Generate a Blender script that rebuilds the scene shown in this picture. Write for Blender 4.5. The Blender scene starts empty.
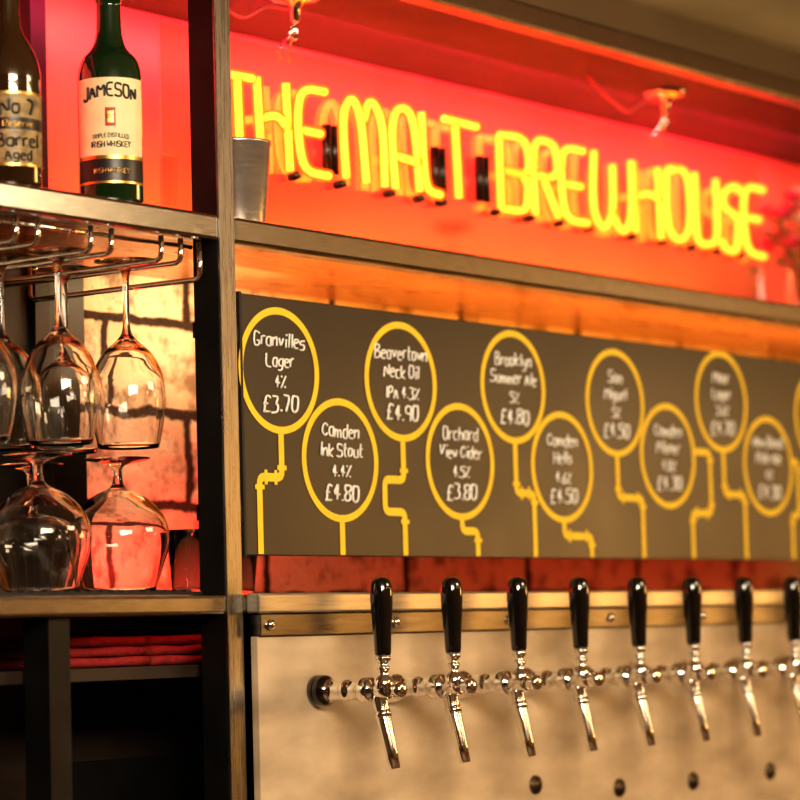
import bpy, bmesh, math, random
from mathutils import Vector, Matrix
random.seed(4)
D=bpy.data; COL=bpy.context.scene.collection
bpy.context.scene.view_settings.view_transform='Standard'
for lk in ('Medium High Contrast','Standard - Medium High Contrast'):
    try: bpy.context.scene.view_settings.look=lk; break
    except Exception: pass

# ------------------------------------------------------------------ materials
def newmat(name):
    m=D.materials.new(name); m.use_nodes=True
    nt=m.node_tree; b=nt.nodes['Principled BSDF']; return m,nt,b
def mat(name,col,rough=.5,metal=0,var=.12,scale=30,bump=0,emit=None,es=0,coat=0,stretch=None,col2=None,trans=0,spec=None):
    m,nt,b=newmat(name); N=nt.nodes; L=nt.links
    tc=N.new('ShaderNodeTexCoord'); mp=N.new('ShaderNodeMapping'); L.new(tc.outputs['Object'],mp.inputs[0])
    if stretch: mp.inputs['Scale'].default_value=stretch
    nz=N.new('ShaderNodeTexNoise'); nz.inputs['Scale'].default_value=scale; nz.inputs['Detail'].default_value=5
    L.new(mp.outputs[0],nz.inputs['Vector'])
    cr=N.new('ShaderNodeValToRGB')
    c1=col2 if col2 else tuple(max(0,c*(1-var*2)) for c in col)
    cr.color_ramp.elements[0].position=.3; cr.color_ramp.elements[1].position=.7
    cr.color_ramp.elements[0].color=(*c1,1); cr.color_ramp.elements[1].color=(*col,1)
    L.new(nz.outputs['Fac'],cr.inputs[0]); L.new(cr.outputs[0],b.inputs['Base Color'])
    mr=N.new('ShaderNodeMapRange'); mr.inputs['To Min'].default_value=max(0,rough*.75); mr.inputs['To Max'].default_value=min(1,rough*1.25)
    L.new(nz.outputs['Fac'],mr.inputs['Value']); L.new(mr.outputs[0],b.inputs['Roughness'])
    b.inputs['Metallic'].default_value=metal; b.inputs['Coat Weight'].default_value=coat
    b.inputs['Transmission Weight'].default_value=trans
    if spec is not None: b.inputs['Specular IOR Level'].default_value=spec
    if bump:
        bp=N.new('ShaderNodeBump'); bp.inputs['Strength'].default_value=bump; bp.inputs['Distance'].default_value=.005
        L.new(nz.outputs['Fac'],bp.inputs['Height']); L.new(bp.outputs[0],b.inputs['Normal'])
    if emit: b.inputs['Emission Color'].default_value=(*emit,1); b.inputs['Emission Strength'].default_value=es
    return m
def glassmat(name,col=(1,1,1),rough=0.0,ior=1.45):
    m,nt,b=newmat(name)
    b.inputs['Base Color'].default_value=(*col,1); b.inputs['Roughness'].default_value=rough
    b.inputs['Transmission Weight'].default_value=1; b.inputs['IOR'].default_value=ior
    return m
def acrylic(name,tint=(1,.97,.95),refl=.3,rough=.02,emis=None,es=0):
    m=D.materials.new(name); m.use_nodes=True; nt=m.node_tree; N=nt.nodes; L=nt.links; N.clear()
    o=N.new('ShaderNodeOutputMaterial'); mx=N.new('ShaderNodeMixShader'); t=N.new('ShaderNodeBsdfTransparent')
    t.inputs[0].default_value=(*tint,1); mx.inputs[0].default_value=refl
    if emis: g=N.new('ShaderNodeEmission'); g.inputs[0].default_value=(*emis,1); g.inputs[1].default_value=es
    else: g=N.new('ShaderNodeBsdfGlossy'); g.inputs['Roughness'].default_value=rough
    L.new(t.outputs[0],mx.inputs[1]); L.new(g.outputs[0],mx.inputs[2]); L.new(mx.outputs[0],o.inputs[0]); return m
def brickmat(name,c1,c2,mortar,bw=.23,bh=.085,bump=.8):
    m,nt,b=newmat(name); N=nt.nodes; L=nt.links
    tc=N.new('ShaderNodeTexCoord'); sp=N.new('ShaderNodeSeparateXYZ'); cb=N.new('ShaderNodeCombineXYZ')
    L.new(tc.outputs['Object'],sp.inputs[0]); L.new(sp.outputs[0],cb.inputs[0]); L.new(sp.outputs[2],cb.inputs[1])
    nz=N.new('ShaderNodeTexNoise'); nz.inputs['Scale'].default_value=18; nz.inputs['Detail'].default_value=10; nz.inputs['Roughness'].default_value=.65; L.new(tc.outputs['Object'],nz.inputs['Vector'])
    ad=N.new('ShaderNodeMixRGB'); ad.blend_type='LINEAR_LIGHT'; ad.inputs[0].default_value=.016; L.new(cb.outputs[0],ad.inputs[1]); L.new(nz.outputs['Color'],ad.inputs[2])
    br=N.new('ShaderNodeTexBrick'); br.inputs['Scale'].default_value=1; br.inputs['Brick Width'].default_value=bw; br.inputs['Row Height'].default_value=bh
    br.inputs['Mortar Size'].default_value=.008; br.inputs['Mortar Smooth'].default_value=.3
    br.inputs['Color1'].default_value=(*c1,1); br.inputs['Color2'].default_value=(*c2,1); br.inputs['Mortar'].default_value=(*mortar,1)
    L.new(ad.outputs[0],br.inputs['Vector'])
    mu=N.new('ShaderNodeMixRGB'); mu.blend_type='MULTIPLY'; mu.inputs[0].default_value=.75
    cr=N.new('ShaderNodeValToRGB'); cr.color_ramp.elements[0].position=.38; cr.color_ramp.elements[1].position=.50; cr.color_ramp.elements[0].color=(.20,.14,.10,1)
    L.new(nz.outputs['Fac'],cr.inputs[0]); L.new(br.outputs['Color'],mu.inputs[1]); L.new(cr.outputs[0],mu.inputs[2]); L.new(mu.outputs[0],b.inputs['Base Color'])
    sb=N.new('ShaderNodeMath'); sb.operation='SUBTRACT'; L.new(nz.outputs['Fac'],sb.inputs[0]); L.new(br.outputs['Fac'],sb.inputs[1])
    bp=N.new('ShaderNodeBump'); bp.inputs['Strength'].default_value=bump; bp.inputs['Distance'].default_value=.03
    L.new(sb.outputs[0],bp.inputs['Height']); L.new(bp.outputs[0],b.inputs['Normal']); b.inputs['Roughness'].default_value=.8
    return m

M_steel=mat('brushed_steel',(.42,.385,.34),.24,1,.25,120,.03,stretch=(.3,1,5),col2=(.30,.275,.245))
M_steelv=mat('brushed_steel_upright',(.36,.33,.295),.28,1,.25,60,0,stretch=(5,4,.2),col2=(.26,.24,.215))
M_black=mat('black_steel',(.02,.018,.017),.45,.6,.2,20)
M_chrome=mat('polished_chrome',(.97,.95,.91),.06,1,.03,40)
M_handle=mat('gloss_black_plastic',(.006,.005,.005),.08,0,.1,20,coat=1)
M_ply=mat('oiled_plywood',(.68,.53,.37),.42,0,.1,7,.05,stretch=(1,1,2.6),col2=(.38,.285,.19))
M_brick=brickmat('brick_wall',(.82,.74,.56),(.72,.60,.42),(.03,.018,.012),bw=.34,bh=.13,bump=1)
M_darkwood=mat('dark_wood',(.035,.020,.014),.5,0,.2,12,stretch=(.3,1,4))
M_shelf=mat('shelf_plate',(.60,.28,.12),.28,.55,.2,15,stretch=(.3,1,1))
M_panel=mat('painted_backing_panel',(.88,.22,.12),.40,0,.15,6,.05)
M_board=mat('chalkboard',(.027,.021,.016),.36,0,.2,5)
M_boardedge=mat('chalkboard_edge',(.02,.016,.014),.6)
M_yel=mat('yellow_paint',(1.0,.68,.04),.5,0,.08,40)
M_chalk=mat('white_chalk_ink',(1,.98,.92),.6,0,.04,200)
M_neon=mat('neon_gas_core',(1,.3,.02),.3,0,0,5,emit=(1,.20,.014),es=10)
M_halo=acrylic('neon_halo_shell',(1,.9,.8),.40,emis=(1,.10,.008),es=3.4)  # shell emits orange to give a halo around each core
M_blackout=mat('blacked_out_tube',(.01,.006,.005),.3)
M_acryl=acrylic('clear_acrylic',refl=.34)
M_cable=mat('red_cable',(.75,.08,.10),.4)
M_glass=glassmat('clear_glass')
M_green=mat('dark_green_glass',(.008,.035,.010),.05,0,.2,8,coat=1)
M_brown=mat('dark_brown_glass',(.04,.018,.006),.06,0,.2,8,coat=1)
M_cream=mat('cream_paper',(.88,.74,.44),.55,0,.06,40)
M_tan=mat('aged_tan_paper',(.45,.31,.13),.45,0,.35,90)
M_navy=mat('ink_black',(.02,.015,.015),.4)
M_gold=mat('gold_foil',(.75,.50,.16),.35,1,.15,60)
M_red=mat('red_ink',(.5,.05,.03),.5)
M_rubber=mat('black_rubber',(.015,.013,.012),.7,0,.2,80,.3)
M_brass=mat('aged_brass',(.12,.08,.05),.4,.8)
M_plaster=mat('warm_plaster',(.45,.34,.20),.8,0,.1,4)
M_umber=mat('umber_plaster',(.12,.075,.035),.7,0,.15,4)
M_floor=mat('stained_floorboards',(.16,.09,.05),.5,0,.2,6,stretch=(1,8,1))
M_petal=mat('pink_petals',(.9,.10,.20),.5); M_petal2=mat('cream_petals',(.9,.70,.50),.5)
M_leaf=mat('leaf_green',(.10,.22,.05),.5)
M_towel=mat('red_towelling',(.30,.015,.015),.9,0,.2,120,.6)
M_lamp=mat('added_lamp_glow',(1,.8,.5),.4,emit=(1,.68,.36),es=14)

# ------------------------------------------------------------------ mesh builder
class MB:
    def __init__(s): s.v=[];s.f=[];s.m=[];s.s=[]
    def add(s,vs,fs,mi=0,sm=True):
        o=len(s.v); s.v+= [tuple(v) for v in vs]
        for f in fs: s.f.append([i+o for i in f]); s.m.append(mi); s.s.append(sm)
    def box(s,x0,x1,y0,y1,z0,z1,mi=0):
        s.add([(x0,y0,z0),(x1,y0,z0),(x1,y1,z0),(x0,y1,z0),(x0,y0,z1),(x1,y0,z1),(x1,y1,z1),(x0,y1,z1)],
              [(0,3,2,1),(4,5,6,7),(0,1,5,4),(1,2,6,5),(2,3,7,6),(3,0,4,7)],mi,False)
    def lathe(s,prof,o=(0,0,0),ax='z',mi=0,n=32,mis=None):
        rings=[];vs=[];fs=[];o=Vector(o)
        def P(r,z,a):
            c,d=r*math.cos(a),r*math.sin(a)
            if ax=='z': return o+Vector((c,d,z))
            if ax=='x': return o+Vector((z,c,d))
            if ax=='y': return o+Vector((d,z,c))
            return o+ax@Vector((c,d,z))
        for r,z in prof:
            if r<1e-6: rings.append([len(vs)]); vs.append(P(0,z,0))
            else:
                k=len(vs); vs+=[P(r,z,2*math.pi*i/n) for i in range(n)]; rings.append(list(range(k,k+n)))
        base=len(s.v); s.v+=[tuple(v) for v in vs]
        for j,(A,B) in enumerate(zip(rings,rings[1:])):
            mm=mis[j] if mis else mi
            for i in range(n):
                i2=(i+1)%n
                if len(A)==1 and len(B)==1: continue
                if len(A)==1: f=[A[0],B[i],B[i2]]
                elif len(B)==1: f=[A[i],A[i2],B[0]]
                else: f=[A[i],A[i2],B[i2],B[i]]
                s.f.append([q+base for q in f]); s.m.append(mm); s.s.append(True)
    def tube(s,pts,r,mi=0,n=8,closed=False):
        pts=[Vector(p) for p in pts]
        q=[pts[0]]
        for p in pts[1:]:
            if (p-q[-1]).length>1e-6: q.append(p)
        pts=q
        if closed and (pts[0]-pts[-1]).length<1e-5: pts=pts[:-1]
        k=len(pts)
        if k<2: return
        T=[]
        for i in range(k):
            a=pts[(i-1)%k] if (closed or i>0) else pts[0]; b=pts[(i+1)%k] if (closed or i<k-1) else pts[-1]
            T.append((b-a).normalized())
        up=Vector((0,1,0)) if abs(T[0].y)<.9 else Vector((1,0,0))
        nrm=(up-T[0]*up.dot(T[0])).normalized(); vs=[];fs=[]
        for i in range(k):
            nrm=(nrm-T[i]*nrm.dot(T[i])).normalized(); bn=T[i].cross(nrm)
            rr=r[i] if isinstance(r,(list,tuple)) else r
            for j in range(n):
                a=2*math.pi*j/n; vs.append(pts[i]+nrm*rr*math.cos(a)+bn*rr*math.sin(a))
        for i in range(k if closed else k-1):
            for j in range(n):
                j2=(j+1)%n; i2=(i+1)%k
                fs.append((i*n+j,i*n+j2,i2*n+j2,i2*n+j))
        if not closed: fs.append(tuple(range(n))[::-1]); fs.append(tuple((k-1)*n+j for j in range(n)))
        s.add(vs,fs,mi)
    def build(s,name,mats,parent=None,bevel=0,recalc=True):
        me=D.meshes.new(name); me.from_pydata(s.v,[],s.f)
        for m in mats: me.materials.append(m)
        for p,mi,sm in zip(me.polygons,s.m,s.s): p.material_index=mi; p.use_smooth=sm
        if recalc:
            bm=bmesh.new(); bm.from_mesh(me); bmesh.ops.recalc_face_normals(bm,faces=bm.faces); bm.to_mesh(me); bm.free()
        o=D.objects.new(name,me); COL.objects.link(o)
        if parent: o.parent=parent
        if bevel:
            b=o.modifiers.new('bevel','BEVEL'); b.width=bevel; b.segments=2; b.limit_method='ANGLE'
        return o
def empty(name,loc=(0,0,0)):
    e=D.objects.new(name,None); COL.objects.link(e); e.empty_display_size=.05; return e
def crom(p,sub=5):
    out=[]
    for i in range(len(p)-1):
        a=p[max(i-1,0)];b=p[i];c=p[i+1];d=p[min(i+2,len(p)-1)]
        for k in range(sub):
            t=k/sub
            out.append(tuple(max(0,.5*((2*b[j])+(-a[j]+c[j])*t+(2*a[j]-5*b[j]+4*c[j]-d[j])*t*t+(-a[j]+3*b[j]-3*c[j]+d[j])*t**3)) if j==0 else
                             .5*((2*b[j])+(-a[j]+c[j])*t+(2*a[j]-5*b[j]+4*c[j]-d[j])*t*t+(-a[j]+3*b[j]-3*c[j]+d[j])*t**3) for j in range(2)))
    out.append(p[-1]); return out

# ------------------------------------------------------------------ stroke lettering
G={'A':"00 28 50|13 43",'B':"00 08|08 48 45 04|04 54 50 00",'C':"56 38 06 02 30 52",'D':"00 08|08 58 50 00",'E':"58 08 00 50|04 44",
'G':"57 38 08 00 50 53 33",'H':"00 08|50 58|04 54",'I':"20 28",'J':"48 40 00 02",'K':"00 08|58 04 50",'L':"08 00 50",'M':"00 08 33 68 60",'N':"00 08 50 58",
'O':"28 08 00 50 58 28",'P':"00 08 58 54 04",'R':"00 08 58 54 04 24 50",'S':"57 48 08 04 54 50 00 01",'T':"08 58|28 20",
'U':"08 00 50 58",'V':"08 20 58",'W':"08 10 36 50 68",'Y':"08 24 58|24 20",
'a':"45 05 00 40|45 40",'b':"08 00 40 45 05",'c':"45 05 00 40",'d':"45 05 00 40|48 40",'e':"03 43 45 05 00 40",'g':"45 05 01 41|45 4b 0b",
'h':"00 08|03 25 45 40",'i':"10 15|17 18",'k':"08 00|45 02 40",'l':"18 10",'m':"00 05|04 25 30|34 55 60",'n':"00 05|03 25 45 40",
'o':"25 05 00 40 45 25",'p':"05 0b|05 45 40 00",'r':"00 05|03 15 35",'s':"45 05 03 43 40 00",'t':"18 10 30|05 35",'u':"05 00 40|45 40",'v':"05 20 45",
'w':"05 10 24 30 45",'y':"05 02 42|45 4b 0b",
'0':"28 08 00 50 58 28",'1':"28 20",'2':"07 38 56 00 50",'3':"08 58 34 54 50 00",'4':"38 03 53|38 30",'5':"58 08 05 55 50 00",'6':"48 03 00 50 54 04",
'7':"08 58 20",'8':"28 08 05 54 50 00 04 55 58 28",'9':"54 04 08 58 54 50",'%':"00 58|08 17|41 50",'£':"57 38 17 10|00 50|04 34",'.':"10 11"}
def dec(c): return -(ord(c)-96) if c.isalpha() else int(c)
def glyph(ch):
    if ch not in G: return [],3
    st=[[(dec(p[0]),dec(p[1])) for p in s.split()] for s in G[ch].split('|')]
    w=max(x for s in st for x,_ in s); return st,w
def chaikin(p,it=2):
    for _ in range(it):
        if len(p)<3: return p
        o=[p[0]]
        for a,b in zip(p,p[1:]):
            o.append((a[0]*.75+b[0]*.25,a[1]*.75+b[1]*.25)); o.append((a[0]*.25+b[0]*.75,a[1]*.25+b[1]*.75))
        o.append(p[-1]); p=o
    return p
def layout(txt,h,maxw,gap=1.8,jit=.25,slant=.08):
    """strokes centred on 0, baseline 0"""
    out=[];x=0
    for ch in txt:
        if ch==' ': x+=3; continue
        st,w=glyph(ch); dy=random.uniform(-jit,jit)
        for s in st: out.append([(x+px+slant*py+random.uniform(-jit,jit)*.4,py+dy+random.uniform(-jit,jit)*.4) for px,py in s])
        x+=w+gap
    W=x-gap; k=h/8; kx=min(k*.95,maxw/W)
    return [[((px-W/2)*kx,py*k) for px,py in chaikin(s)] for s in out]

# ------------------------------------------------------------------ room shell
def slab(name,b,m):
    q=MB(); q.box(*b); return q.build(name,[m])
slab('floor',(-5,6,-4,.5,-.05,0),M_floor)
slab('ceiling',(-5,6,-4,.5,2.62,2.7),M_plaster)
slab('wall_back',(-5,6,.38,.5,0,2.62),M_brick)
slab('wall_left',(-5.1,-5,-4,.5,0,2.62),M_plaster)
slab('wall_right',(6,6.1,-4,.5,0,2.62),M_plaster)
slab('wall_front',(-5,6,-4.1,-4,0,2.62),M_plaster)
slab('trim_1',(-4.9,5.9,.366,.3795,2.412,2.6195),M_umber)

# ------------------------------------------------------------------ back bar shelving
XL,XR=-1.6,2.8
root=empty('back_bar_shelving')
q=MB()
for x in (XL,-.03,XR):
    q.box(x,x+.03,0,.004,0,2.4,0)
    q.box(x+.0005,x+.0295,.004,.045,0,2.4,1)
    q.box(x,x+.03,.32,.36,0,2.4,1)
q.box(-.14,.075,.33,.345,1.556,2.01,1)  # added black panel that keeps the wall behind the glasses dark
q.build('posts_and_dark_panel',[M_steelv,M_black],root,.001)
q=MB()
for z0,z1 in ((1.531,1.556),(1.997,2.031),(2.378,2.415)):
    for a,b in ((XL+.03,-.03),(0,XR)):
        q.box(a,b,.0,.035,z0,z1)
q.build('front_rails',[M_steel],root,.005)
q=MB()
q.box(XL+.03,XR,.036,.375,2.012,2.030,0)
q.box(XL+.03,XR,.036,.375,2.39,2.408,1)
q.box(XL+.03,XR,.036,.375,1.538,1.5555,1)
q.box(XL+.03,.6,.06,.298,1.455,1.47,1)
q.build('shelf_boards',[M_shelf,M_darkwood],root)
q=MB()
q.box(-.332,-.297,.015,.055,0,1.53,0); q.box(-.9,-.86,.015,.055,0,1.53,0)
q.box(XL+.03,.8,.30,.318,0,1.535,1)  # dark back panel added so the cabinet interior stays dark
q.box(-.10,.6,.22,.24,.9,1.35,0)
q.build('cabinet_interior',[M_black,M_darkwood],root)
q=MB(); q.box(XL+.03,XR,.366,.378,2.032,2.389)
q.build('backing_panel',[M_panel],root)
# folded red bar towels on the cabinet shelf
q=MB()
for k,(x0,x1) in enumerate(((-.24,-.06),(-.05,.09))):
    for l in range(3):
        n=10; z0=1.4702+l*.0125
        top=[(.105+.006*l,z0+.0005),(.100+.006*l,z0+.003),(.099+.006*l,z0+.0062),(.100+.006*l,z0+.0095),(.106+.006*l,z0+.012),(.23,z0+.012),(.24,z0+.006),(.23,z0+.0005)]
        vs=[(x0+(x1-x0)*i/n,a+.003*math.sin(i*1.3+l*2+k),b+(.0 if j in(0,7) else .0006*math.sin(i*.9+l))) for i in range(n+1) for j,(a,b) in enumerate(top)]
        m=len(top)
        fs=[(i*m+j,i*m+(j+1)%m,(i+1)*m+(j+1)%m,(i+1)*m+j) for i in range(n) for j in range(m)]
        fs+= [tuple(range(m)),tuple(n*m+j for j in range(m))[::-1]]
        q.add(vs,fs,0)
q.build('folded_bar_towels',[M_towel])

# ------------------------------------------------------------------ tap backboard
root=empty('tap_backboard')
q=MB(); q.box(.012,XR-.02,-.012,-.0005,.02,1.503); q.build('plywood_face',[M_ply],root,.001)
q=MB(); q.box(.012,XR-.02,-.018,-.0005,1.5035,1.5305)
q.build('steel_strip',[mat('worn_steel_strip',(.25,.22,.19),.30,1,.3,30,.03,stretch=(.4,1,3),col2=(.14,.12,.10))],root,.001)
q=MB(); q.box(.004,XR-.02,-.022,-.0006,1.5315,1.557); q.build('ledge_edge',[mat('pale_ledge_metal',(.54,.49,.42),.32,.85,.15,60,stretch=(.3,1,5),col2=(.38,.34,.28))],root,.003)
q=MB()
for i in range(9):
    x=.03+i*.262
    q.lathe([(0,-.024),(.004,-.0235),(.0062,-.0215),(.0068,-.0185),(.0068,-.018)],(x,0,1.517),'y',0,16)
for x,z in ((.615,1.285),(.833,1.268),(1.042,1.266),(1.279,1.268),(1.5,1.267),(1.72,1.267)):
    q.lathe([(0,-.019),(.006,-.019),(.0065,-.016),(.0125,-.016),(.0135,-.0125),(.0135,-.012)],(x,0,z),'y',1,20)
q.build('bolts',[M_chrome,M_brass],root)

# ------------------------------------------------------------------ taps, each on its own shank from the backboard
hp=crom([(.0,0),(.0085,.0),(.0105,.004),(.0112,.02),(.0128,.045),(.0142,.068),(.0142,.082),(.0118,.093),(.006,.0978),(0,.0985)],4)
for i in range(11):
    x=.127+.1506*i; ty=-.12
    q=MB()
    q.lathe(hp,(x,ty,1.475),'z',1,28)
    q.lathe([(0,1.4745),(.0095,1.4745),(.0100,1.472),(.0095,1.469),(.0065,1.467),(.0060,1.463),(.0085,1.461),(.0085,1.458),(.0062,1.456),(.0072,1.450),(.0115,1.446),(.0130,1.442),(.0130,1.434),(.011,1.426),(0,1.424)],(x,ty,0),'z',0,24)
    q.lathe([(.0,-.152),(.006,-.152),(.0095,-.150),(.0105,-.146),(.0105,-.140),(.0085,-.138),(.0115,-.134),(.0128,-.126),(.0128,-.114),(.0105,-.110),(.0105,-.106),(.0155,-.104),(.0162,-.100),(.0162,-.090),(.0155,-.086),(.0120,-.084),
             (.0120,-.066),(.0135,-.064),(.0135,-.058),(.0120,-.056),(.0120,-.038),(.014,-.036),(.0175,-.031),(.019,-.025),(.0195,-.020)],(x,0,1.432),'y',0,32)
    q.lathe([(.0195,-.020),(.0205,-.018),(.0205,-.0125),(0,-.0125)],(x,0,1.432),'y',1 if i==0 else 0,32)
    if i==0: q.lathe([(.0122,-.037),(.0190,-.031),(.0205,-.025),(.0205,-.0205)],(x,0,1.432),'y',1,32)
    pts=[(x,-.112,1.432),(x,-.113,1.420),(x,-.117,1.404),(x,-.123,1.380),(x,-.129,1.356),(x,-.134,1.334)]
    q.tube(pts,[.0105,.0102,.0098,.0090,.0080,.0074],0,20)
    q.tube([(x,-.1165,1.406),(x,-.1190,1.397)],[.0110,.0106],0,20)
    q.build('beer_tap' if i==0 else 'beer_tap.%03d'%i,[M_chrome,M_handle])

# ------------------------------------------------------------------ chalkboard menu
root=empty('chalkboard_menu'); BY=.050
q=MB(); q.box(.069,2.3,BY,BY+.012,1.607,1.944); q.build('board',[M_board],root,.001)
q=MB()
q.box(.064,.0688,BY-.001,BY+.013,1.605,1.946)
q.box(-.02,.064,BY+.001,BY+.006,1.88,1.90); q.box(-.02,.064,BY+.001,BY+.006,1.65,1.67)
q.box(2.1,2.12,BY+.0125,BY+.0155,1.8,2.0115)
q.build('edge_and_brackets',[M_boardedge],root)
C=[(.143,1.848),(.268,1.735),(.408,1.848),(.543,1.742),(.6805,1.855),(.803,1.742),(.955,1.8455),(1.104,1.769),(1.275,1.863),(1.421,1.763),(1.60,1.85),(1.75,1.75)]
PIPES=[[(0,-.083),(0,-.140),(-.046,-.140),(-.046,-.25)],[(0,-.083),(0,-.2)],
 [(0,-.083),(0,-.136),(-.044,-.136),(-.044,-.180),(0,-.180),(0,-.25)],[(0,-.083),(0,-.098),(.037,-.098),(.037,-.2)],
 [(0,-.083),(0,-.154),(.045,-.154),(.045,-.26)],[(0,-.083),(0,-.102),(.073,-.102),(.073,-.2)],
 [(0,-.083),(0,-.145),(.069,-.145),(.069,-.25)],[(.083,.01),(.128,.01),(.128,-.088),(.068,-.088),(.068,-.2)],
 [(0,-.083),(0,-.150),(.064,-.150),(.064,-.26)],[(.083,.01),(.10,.01),(.10,-.08),(.075,-.08),(.075,-.2)],
 [(0,-.083),(0,-.25)],[(0,-.083),(0,-.2)]]
q=MB(); ZB=1.6085
def strip(q,pts,w,y,mi=0):
    P=[Vector(p) for p in pts]; k=len(P); L=[];R=[]
    for i in range(k):
        a=P[max(i-1,0)];b=P[min(i+1,k-1)]
        if 0<i<k-1:
            n1=(P[i]-P[i-1]).normalized(); n2=(P[i+1]-P[i]).normalized(); n=((Vector((-n1.y,n1.x))+Vector((-n2.y,n2.x))))
            n.normalize(); c=n.dot(Vector((-n1.y,n1.x))); n=n/max(c,.5)
        else:
            t=(b-a).normalized(); n=Vector((-t.y,t.x))
        L.append(P[i]+n*w/2); R.append(P[i]-n*w/2)
    vs=[(p.x,y,p.y) for p in L]+[(p.x,y,p.y) for p in R]
    q.add(vs,[(i,i+1,k+i+1,k+i) for i in range(k-1)],mi,False)
for ci,((cx,cz),pp) in enumerate(zip(C,PIPES)):
    n=64; ro,ri=.083,.0735
    vs=[(cx+r*math.cos(2*math.pi*j/n),BY-.0008,cz+r*math.sin(2*math.pi*j/n)) for r in (ro,ri) for j in range(n)]
    q.add(vs,[(j,(j+1)%n,n+(j+1)%n,n+j) for j in range(n)],0,False)
    P=[(cx+a,max(cz+b,ZB)) for a,b in pp]
    r=.010; out=[P[0]]
    for i in range(1,len(P)-1):
        a,b,c=Vector(P[i-1]),Vector(P[i]),Vector(P[i+1])
        p1=b+(a-b).normalized()*r; p2=b+(c-b).normalized()*r
        for t in (0,.25,.5,.75,1): out.append(tuple((1-t)**2*p1+2*t*(1-t)*b+t*t*p2))
        for pc,dd,ln in ((p1,(a-b).normalized(),(a-b).length),(p2,(c-b).normalized(),(c-b).length)):
            if ln>.045 or (ln>.02 and abs(dd.y)>.5 and ci!=2): strip(q,[tuple(pc),tuple(pc+dd*.006)],.019,BY-.0012)
    out.append(P[-1]); strip(q,out,.0110,BY-.0008)
q.build('painted_pipes',[M_yel],root,recalc=False)
TX=[["Granvilles","Lager","4%","£3.70"],["Camden","Ink Stout","4.4%","£4.80"],["Beavertown","Neck Oil","IPA 4.3%","£4.90"],["Orchard","View Cider","4.5%","£3.80"],
["Brooklyn","Summer Ale","5%","£4.80"],["Camden","Hells","4.6%","£4.50"],["San","Miguel","5%","£4.50"],["Camden","Pilsner","4.8%","£4.30"],["Moor","Lager","3.4%","£4.70"],
["New Bond","Pale Ale","4%","£4.30"],["Cider","4.5%","£4.00",""],["Stout","","",""]]
q=MB()
for (cx,cz),ls in zip(C,TX):
    for k,(t,z,h,mw) in enumerate(zip(ls,(.031,.005,-.023,-.054),(.0185,.0175,.0155,.021),(.118,.124,.10,.085))):
        if not t: continue
        for s in layout(t,h,mw,jit=.55,slant=.12):
            q.tube([(cx+a,BY-.001,cz+z+b) for a,b in s],.0017 if k==3 else .0014,0,5)
q.build('chalk_lettering',[M_chalk],root)

# ------------------------------------------------------------------ neon sign
root=empty('neon_sign'); NY=.15; NZ=2.144; NH=.117; NP=NY+.018
NG={'T':["08 58","28 20"],'H':["08 00","58 50","04 35 54"],'E':["58 18 06 02 10 50","04 44"],'M':["00 06 18 28 36 30","36 48 58 66 60"],
'A':["00 05 18 48 55 50","03 53"],'L':["08 02 10 50"],'B':["00 08","08 48 57 54 04","04 54 51 40 00"],'R':["00 08 48 57 54 04","24 50"],
'W':["08 02 10 20 32 37","32 40 50 62 68"],'O':["28 08 00 50 58 28"],'U':["08 01 10 40 51 58"],'S':["57 48 17 05 54 42 40 10 01"]}
LET=[('T',.172,.228),('H',.239,.300),('E',.322,.385),('M',.424,.518),('A',.540,.600),('L',.612,.653),('T',.668,.756),
('B',.809,.885),('R',.899,.969),('E',.983,1.050),('W',1.067,1.181),('H',1.195,1.274),('O',1.290,1.370),('U',1.384,1.454),('S',1.468,1.532),('E',1.548,1.615)]
q=MB(); q2=MB(); q3=MB()
for li,(ch,x0,x1) in enumerate(LET):
    S=[[(dec(p[0]),dec(p[1])) for p in s.split()] for s in NG[ch]]; w=max(x for s in S for x,_ in s)
    dz=random.uniform(-.003,.003); tl=random.uniform(-.05,.05)
    for s in S:
        pts=chaikin([(a+random.uniform(-.22,.22),b+random.uniform(-.2,.2)) for a,b in s],3)
        P=[(x0+px/w*(x1-x0)+tl*py/8*NH,NY,NZ+dz+py/8*NH) for px,py in pts]
        q.tube(P,.0052,0,10); q3.tube(P,.0088,0,14)
    q2.tube([(x0,NY+.001,NZ-.005),(x0-.001,NY+.009,NZ-.007),(x0-.001,NP-.0005,NZ-.007)],.0060,0,8)
for a in (.396,.768,.655):
    for b in (0,.017): q2.tube([(a+b,NY+.010,NZ+.006),(a+b,NY+.010,NZ+.075)],.0068,0,8)
q.build('glowing_gas_cores',[M_neon],root); q3.build('halo_shells',[M_halo],root); q2.build('blacked_out_tubes',[M_blackout],root)  # outer shells carry the added orange halo
q=MB(); q.box(.056,1.64,NP,NP+.005,2.070,2.315); q.build('acrylic_panel',[M_acryl],root)
q=MB()
for x in (.32,1.30):
    q.lathe([(0,2.3895),(.034,2.3895),(.036,2.386),(.030,2.382),(.012,2.379),(.007,2.370),(.0065,2.355),(.004,2.352),(0,2.352)],(x,NY,0),'z',0,28)
    for sx in (-1,1):
        q.tube([(x,NY,2.354),(x+sx*.005,NY+.01,2.33),(x+sx*.010,NP+.0025,2.318),(x+sx*.010,NP+.0025,2.300)],.0020,0,6)
    q.tube([(x+.009*math.cos(a),NY+.004,2.338+.009*math.sin(a)) for a in [i*math.pi/8 for i in range(16)]],.0020,0,6,closed=True)
q.build('hanging_fixtures',[M_chrome],root)
q=MB()
for x in (.32,1.30):
    pts=crom([(x-.004,2.372),(x-.05,2.368),(x-.10,2.345),(x-.14,2.352),(x-.2,2.375),(x-.22,2.389)],6)
    q.tube([(a,NY+.01,b) for a,b in pts],.0028,0,6)
q.build('power_cable',[M_cable],root)

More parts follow.
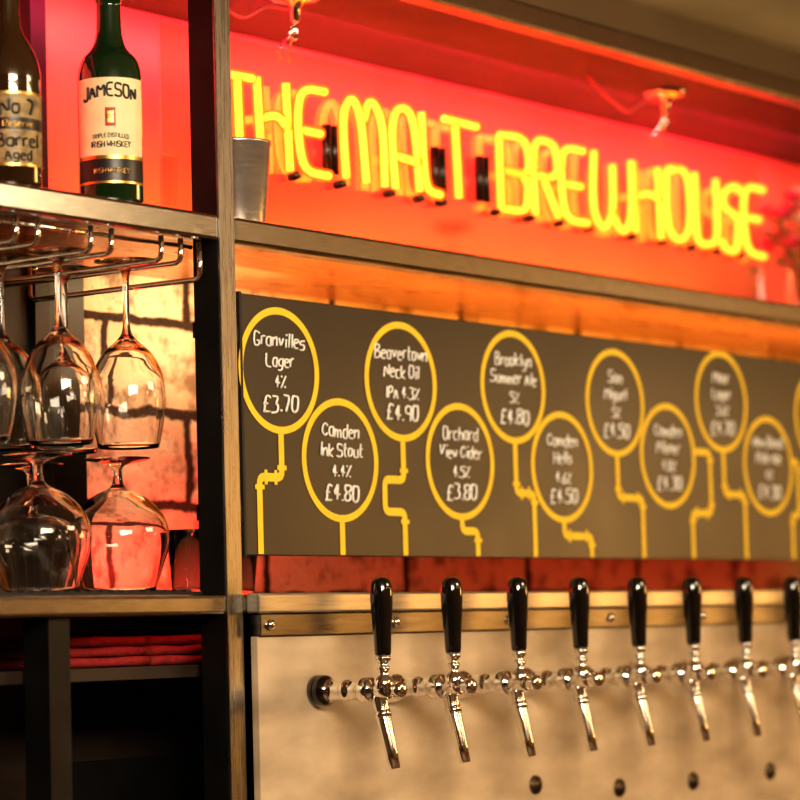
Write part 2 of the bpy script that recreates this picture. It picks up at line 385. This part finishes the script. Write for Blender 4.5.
# ------------------------------------------------------------------ bottles
CAM=Vector((-2.73,-2.29,1.5))
def bottle(name,x,y,z,R,prof,mglass,label,extra=(),turn=0,cream=None):
    q=MB(); q.lathe(prof,(x,y,z),'z',0,40)
    a0=math.atan2(-2.29-y,-2.73-x)+turn
    def cyl(u,v,off): 
        a=a0+u/R; return (x+(R+off)*math.cos(a),y+(R+off)*math.sin(a),z+v)
    for z0,z1,ha,mi,off in label:
        n=28; vs=[cyl(R*ha*(2*i/n-1),zz,off) for zz in (z0,z1) for i in range(n+1)]
        q.add(vs,[(i,i+1,n+2+i,n+1+i) for i in range(n)],mi)
    for t,tz,h,w,mi,arc,rad in extra:
        for s in layout(t,h,w,jit=0,slant=0):
            q.tube([cyl(a,tz+b-arc*(a/(w/2))**2,.0012) for a,b in s],rad,mi,5)
    return q.build(name,[mglass,cream or M_cream,M_navy,M_gold,M_red])
R=.0395; SZ=2.0312
jp=[(0,.004),(.03,0),(R-.002,.002),(R,.008),(R,.158)]+crom([(R,.158),(R-.001,.170),(.034,.184),(.022,.198),(.0170,.212),(.0155,.228),(.0150,.255)],5)[1:]+[(.0165,.256),(.0165,.288),(.0155,.291),(0,.291)]
bottle('whiskey_bottle',-.159,.062,SZ,R,jp,M_green,
 [(.060,.156,1.25,1,.0006),(.028,.056,1.25,2,.0006),(.0555,.0600,1.25,3,.0007),(.0255,.0285,1.25,3,.0007),(.0955,.1185,.16,4,.0009),(.100,.114,.10,3,.0011)],
 [("JAMESON",.133,.016,.068,2,.006,.0014),("TRIPLE DISTILLED",.082,.005,.045,2,.002,.0004),("IRISH WHISKEY",.070,.007,.05,2,0,.0006),("EST",.106,.004,.010,2,0,.0004),("IRISH WHISKEY",.038,.006,.045,3,0,.0006)])
jp2=[(0,.004),(.03,0),(.036,.002),(.038,.008),(.038,.125)]+crom([(.038,.125),(.0375,.145),(.030,.168),(.018,.190),(.0150,.21),(.0145,.25)],5)[1:]+[(.016,.252),(.016,.285),(.015,.288),(0,.288)]
bottle('liqueur_bottle',-.343,.055,SZ,.038,jp2,M_brown,[(.028,.110,1.15,1,.0006),(.110,.113,1.2,3,.0008),(.025,.028,1.2,3,.0008),(.068,.082,1.15,2,.0008)],
 [("No 7",.087,.017,.045,2,.003,.0017),("Reserve",.071,.008,.055,3,0,.0010),("Barrel",.048,.015,.052,2,0,.0014),("Aged",.032,.012,.035,2,0,.0012)],.3,M_tan)
bottle('wine_bottle',-.205,.20,SZ,.037,[(r,zz*1.08) for r,zz in jp2],M_green,[(.03,.11,1.0,1,.0006)],[("Reserva",.075,.012,.05,4,0,.001)])

# metal tumbler on the shelf
q=MB(); q.lathe([(0,.003),(.033,.0),(.036,.002),(.0375,.006),(.0465,.112),(.0485,.114),(.0485,.1175),(.0465,.1175),(.0355,.008),(0,.006)],(.110,.088,SZ),'z',0,48)
q.build('steel_tumbler',[mat('satin_steel',(.72,.68,.62),.25,.85,.1,30,stretch=(1,1,8))])

# ------------------------------------------------------------------ glasses
def sc(p,a,b): return [(r*a,z*b) for r,z in p]
gw=crom([(0,.132),(.006,.1315),(.018,.122),(.0275,.112),(.0388,.088),(.0418,.060),(.0388,.030),(.0335,.001)],4)+crom([(.0345,0),(.0400,.030),(.0430,.060),(.0400,.090),(.0290,.116),(.011,.135),(.0052,.146),(.0038,.165),(.0038,.205),(.0055,.220),(.013,.2285),(.033,.2315),(.0345,.233),(.033,.2342),(0,.2345)],4)
gs=crom([(0,.120),(.008,.119),(.028,.108),(.0475,.088),(.0535,.060),(.0455,.028),(.0375,.001)],4)+crom([(.0385,0),(.0470,.028),(.0550,.060),(.0490,.090),(.0300,.113),(.010,.1245),(.0058,.132),(.0050,.143),(.008,.152),(.031,.158),(.0345,.1595),(.033,.161),(0,.1612)],4)
gw=sc(gw,1.10,1.0); gs=sc(gs,1.16,1.03)
RZ=1.966
def glass(name,prof,x,y,z):
    q=MB(); q.lathe(prof,(x,y,z),'z',0,40); return q.build(name,[M_glass])
k=0
for x,y in ((-.106,.09),(-.106,.195),(-.232,.085),(-.232,.183),(-.232,.281),(-.358,.10),(-.358,.20)):
    glass('wine_glass' if k==0 else 'wine_glass.%03d'%k,gw,x,y,RZ+.0032-.2290); k+=1
q=MB(); q.box(-.50,-.033,.038,.325,1.5562,1.5612); 
for i in range(24): q.box(-.50+i*.019,-.497+i*.019+.006,.038,.325,1.5612,1.5632)
q.build('rubber_bar_mat',[M_rubber])
k=0
for x,y in ((-.100,.115),(-.245,.112),(-.112,.252),(-.262,.252),(-.40,.12),(-.40,.255)):
    glass('brandy_snifter' if k==0 else 'brandy_snifter.%03d'%k,gs,x,y,1.5634); k+=1
tp=[(0,.008),(.020,.008),(.0225,.012),(.0300,.088),(.0315,.088),(.0315,.086),(.0235,.004),(.022,0),(0,0)]
glass('shot_tumbler',tp,.085,.16,1.5562); glass('shot_tumbler.001',[(r,z*.9) for r,z in tp],.19,.17,1.5562)
# rack
q=MB()
for xc in (-.106,-.232,-.358,-.484):
    for d in (-.018,.018):
        x=xc+d
        q.tube([(x,.014,1.996),(x,.014,1.975),(x,.016,1.969),(x,.022,RZ),(x,.18,RZ),(x,.322,RZ),(x,.322,2.011)],.0034,0,8)
q.tube([(-.05,.016,1.9955),(-.05,.016,1.955),(-.05,.02,1.949),(-.05,.30,1.949),(-.05,.31,1.955),(-.05,.31,2.011)],.0036,0,8)
q.tube([(-.52,.03,1.990),(-.05,.03,1.990)],.003,0,8)
q.build('hanging_glass_rack',[M_chrome])

# ------------------------------------------------------------------ flowers at far right
q=MB(); vx,vy=1.775,.16
q.lathe([(0,.004),(.03,.0),(.036,.004),(.040,.05),(.034,.10),(.030,.12),(.034,.13),(.032,.13),(.028,.12),(.032,.10),(.037,.05),(.033,.008),(0,.008)],(vx,vy,SZ),'z',0,28)
for i in range(26):
    a=i*2.4; rr=.01+.085*math.sqrt(i/26); hx,hy,hz=vx+rr*math.cos(a),vy+rr*math.sin(a)*.8,SZ+.20+.06*random.random()-.10*(i/26)
    q.tube([(vx+.008*math.cos(a),vy+.008*math.sin(a),SZ+.01),(vx+.02*math.cos(a),vy+.018*math.sin(a),SZ+.10),(hx,hy,hz)],.0016,3,6)
    m=1 if i%3 else 2
    for l in range(3):
        for p in range(6):
            b=p*math.pi/3+l*.5; t=(.25,.7,1.15)[l]; s=.022+.003*l
            d=Vector((math.cos(b)*math.sin(t),math.sin(b)*math.sin(t),math.cos(t)))
            sd=Vector((-math.sin(b),math.cos(b),0)); c=Vector((hx,hy,hz))
            q.add([c,c+d*s*.5+sd*s*.4,c+d*s,c+d*s*.5-sd*s*.4],[(0,1,2,3)],m)
    q.add([(hx,hy,hz-.03),(hx+.02*math.cos(a),hy+.02,hz-.02),(hx+.04*math.cos(a),hy+.01,hz-.035),(hx+.02*math.cos(a),hy-.01,hz-.03)],[(0,1,2,3)],3)
q.build('flower_vase',[M_glass,M_petal,M_petal2,M_leaf])

# ------------------------------------------------------------------ added pendant lamps, out of view, for reflections and golden glow
def pend(i,x,y,z,s=1):
    q=MB(); q.lathe([(0,.10*s),(.05*s,.09*s),(.09*s,.04*s),(.10*s,0),(.09*s,-.04*s),(.05*s,-.09*s),(0,-.10*s)],(x,y,z),'z',0,24)
    q.tube([(x,y,z+.09*s),(x,y,2.62)],.006,1,8); q.lathe([(0,2.619),(.05,2.619),(.05,2.60),(0,2.595)],(x,y,0),'z',1,20)
    q.build('added_pendant' if i==0 else 'added_pendant.%03d'%i,[M_lamp,M_black])
for i,(x,y,z,s) in enumerate(((3.6,-1.9,2.05,1.3),(4.6,-2.4,2.0,1.3),(2.4,-2.6,2.2,1.0),(.6,-2.7,2.2,1.0),(-1.0,-2.7,2.2,1.0))): pend(i,x,y,z,s)

# ------------------------------------------------------------------ lights
def area(name,loc,target,sx,sy,col,e):
    l=D.lights.new(name,'AREA'); l.shape='RECTANGLE'; l.size=sx; l.size_y=sy; l.color=col; l.energy=e
    o=D.objects.new(name,l); COL.objects.link(o); o.location=loc
    d=(Vector(target)-Vector(loc)).normalized(); z=-d; x=Vector((1,0,0)); y=z.cross(x).normalized(); x=y.cross(z)
    o.rotation_euler=Matrix((x,y,z)).transposed().to_euler(); return o
area('led_strip_top_red',(.9,.20,2.385),(.9,.36,2.25),2.4,.03,(1,.02,.12),13)
area('led_strip_top_left_red',(-.5,.20,2.385),(-.5,.36,2.25),.9,.03,(1,.02,.10),5)
area('added_amber_glow',(.95,.29,2.036),(.95,.37,2.09),1.7,.02,(1,.42,.03),3.6)  # added amber light standing in for neon glow on the backing panel
area('added_underside_glow',(1.1,.14,1.90),(1.1,.20,2.01),2.0,.03,(1,.34,.04),6)  # added hidden light that turns the shelf underside orange
area('led_strip_ledge_red',(1.1,.25,1.565),(1.1,.38,1.60),2.0,.02,(1,.03,.03),.5)
area('led_strip_left_red',(.18,.345,1.58),(.18,.38,1.64),.5,.015,(1,.015,.01),1.8)
area('under_shelf_lamp',(.28,.20,1.985),(.26,.38,1.90),.22,.03,(1,.84,.50),.7)
area('cabinet_red_glow',(-.03,.09,1.534),(-.03,.12,1.47),.28,.04,(1,.10,.06),.07)
area('bar_key_light',(-1.6,-2.4,2.5),(.3,0,1.7),1.4,.7,(1,.84,.62),118)
area('bar_side_light',(1.2,-2.2,2.55),(1.0,0,1.7),1.0,.5,(1,.76,.46),30)
area('added_golden_fill',(5.2,-3.0,1.85),(1.2,0,1.8),1.6,.6,(1,.50,.12),32)  # added out-of-view light for golden reflections on the chalkboard
area('added_ceiling_fill',(1.9,.25,2.425),(1.9,.28,2.62),1.4,.04,(1,.72,.36),.6)  # added light that brightens the ceiling and trim
w=D.worlds.new('world'); bpy.context.scene.world=w; w.use_nodes=True
w.node_tree.nodes['Background'].inputs[0].default_value=(1,.75,.5,1); w.node_tree.nodes['Background'].inputs[1].default_value=.1

# ------------------------------------------------------------------ camera
W=Vector((.5997,-.0496,-.7987)).normalized();U=Vector((-.0270,.9963,-.0822)).normalized(); N=U.cross(W).normalized()
cd=D.cameras.new('camera');c=D.objects.new('camera',cd);COL.objects.link(c)
c.matrix_world=Matrix.Translation(CAM)@Matrix((W,N,U)).to_4x4()
cd.lens=128.25; cd.dof.use_dof=True; cd.dof.focus_distance=3.60; cd.dof.aperture_fstop=3.4; cd.clip_start=.05
bpy.context.scene.camera=c
